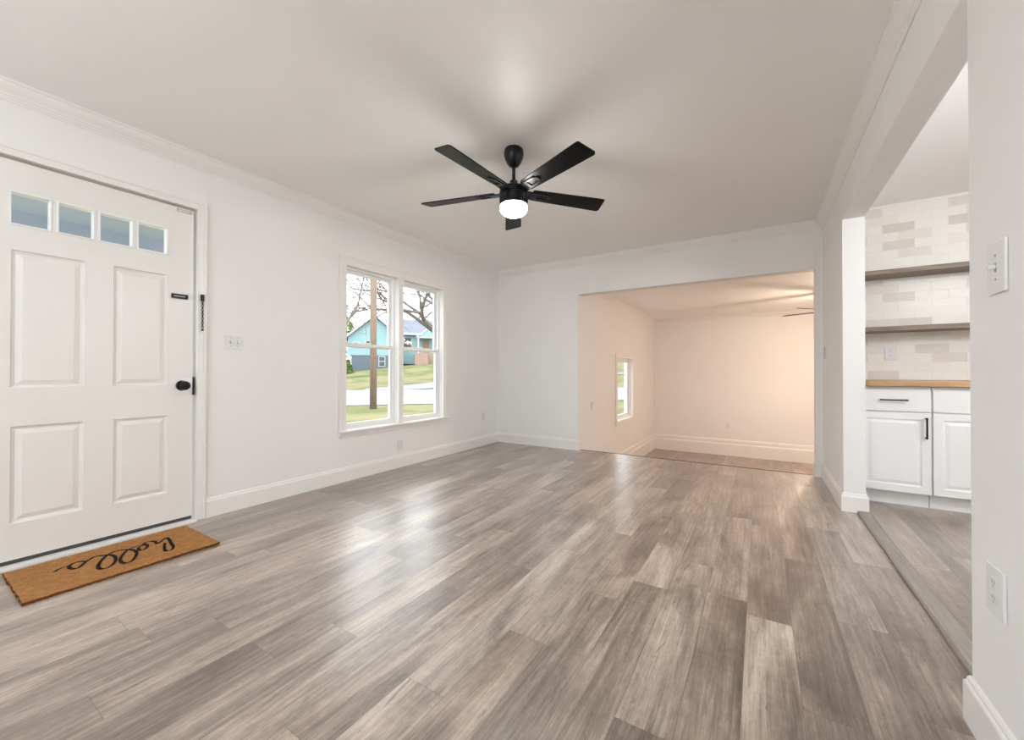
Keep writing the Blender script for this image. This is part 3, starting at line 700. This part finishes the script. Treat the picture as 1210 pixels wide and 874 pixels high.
# little porch with its own gable, steps, rail
bm = bmesh.new(); hprism(bm, [(4.6, 4.95), (7.0, 4.95), (5.8, 5.95)], 'd', -.9, 1.3); link('porch_gable', bm, TEAL, house)
bm = bmesh.new(); hprism(bm, [(4.35, 4.85), (4.35, 5.0), (5.8, 6.15), (7.25, 5.0), (7.25, 4.85), (5.8, 6.0)], 'd', -1.0, -.85); hbox(bm, 4.5, 7.1, -.92, -.86, 4.85, 4.97)
for s in (4.6, 7.0): hbox(bm, s-.07, s+.07, -.9, -.76, 2.6, 4.9)
link('porch_trim', bm, WHITE, house)
bm = bmesh.new(); hbox(bm, 5.2, 5.9, 1.14, 1.2, 3.3, 4.8); link('front_door', bm, BRICKP, house)
bm = bmesh.new()
hbox(bm, 4.4, 7.3, -.9, 1.2, 1.6, 3.2)
for i in range(5): hbox(bm, 4.2, 5.6, -2.3+i*.28, -.9, 1.8+i*.25, 2.1+i*.25)
link('porch_base', bm, BRICKP, house)

# bare trees
def tree(name, base, h, r0, seed, label, lean=(0, 0), depth=6, spread=.75, cat='tree'):
    rnd = random.Random(seed); root = empty(name, base); tag(root, label, cat, 'bare winter trees')
    tr, br = bmesh.new(), bmesh.new()
    def grow(bm, p, d, L, r, lev):
        n = 4; pts = [p]; rad = [r]; dd = d.copy()
        for i in range(n):
            dd = (dd+Vector((rnd.uniform(-1, 1), rnd.uniform(-1, 1), rnd.uniform(-.5, .8)))*.16).normalized()
            pts.append(pts[-1]+dd*L/n); rad.append(r*(1-.28*(i+1)/n))
        tube(bm, pts, rad, 7 if lev < 2 else 4)
        if lev >= depth: return
        k = 3 if lev < 5 else 2
        if lev == 0: k = 4
        for i in range(k):
            a = rnd.uniform(0, 2*math.pi); ax = dd.orthogonal().normalized(); ax.rotate(Matrix.Rotation(a+i*2*math.pi/k, 3, dd))
            nd = (dd*(1-spread*.35)+ax*spread*rnd.uniform(.6, 1.1)+Vector((0, 0, .12))).normalized()
            q = pts[-1] if i < 2 else pts[rnd.choice((2, 3))]
            grow(br, q, nd, L*rnd.uniform(.62, .82), rad[-1]*rnd.uniform(.62, .86), lev+1)
    grow(tr, Vector((0, 0, -.2)), Vector((lean[0], lean[1], 1)).normalized(), h*.30, r0, 0)
    link('trunk', tr, BARK, root, smooth=True); link('branches', br, BARK, root, smooth=True)
def at(t, s): return tuple(G(t, s))
tree('bare_tree', at(60, -4.3), 19, .22, 3, 'bare winter tree behind the teal house, its crown above the gable', spread=.9)
tree('bare_tree', at(66, 3.5), 20, .27, 11, 'bare winter tree rising behind the grey roof of the teal house', spread=.9)
tree('bare_tree', at(25, -4.6), 14, .16, 8, 'bare winter tree beside the street, its crown filling the left pane', lean=(.1, .3))
tree('bare_tree', at(30, 6.0), 15, .34, 21, 'large bare tree at the right pane with a heavy leaning limb', lean=(-.5, -.55))
# evergreen shrubs by the left corner
def shrub(base, w_, h_, seed, label):
    rnd = random.Random(seed); root = empty('evergreen_shrub', base); tag(root, label, 'shrub')
    bm = bmesh.new()
    for i in range(700):
        a = rnd.uniform(0, 6.28); zz = rnd.random(); rr = w_*(1-zz*.75)*math.sqrt(rnd.random())
        c = Vector((rr*math.cos(a), rr*math.sin(a), .15+zz*h_)); n = Vector((rnd.uniform(-1, 1), rnd.uniform(-1, 1), rnd.uniform(-1, 1))).normalized()
        u = n.orthogonal().normalized()*.16; v = n.cross(u)*.7
        bm.faces.new([bm.verts.new(c+u), bm.verts.new(c+v), bm.verts.new(c-u), bm.verts.new(c-v)])
    link('foliage', bm, LEAF, root); bm = bmesh.new(); tube(bm, [(0, 0, -.1), (0, 0, h_*.8)], [.1, .03], 8); link('stem', bm, BARK, root)
shrub(at(60, -6.4), 1.8, 6.5, 4, 'tall evergreen left of the teal house')
shrub(at(42.5, -4.7), .6, 1.2, 5, 'low evergreen bush at the corner of the teal house')
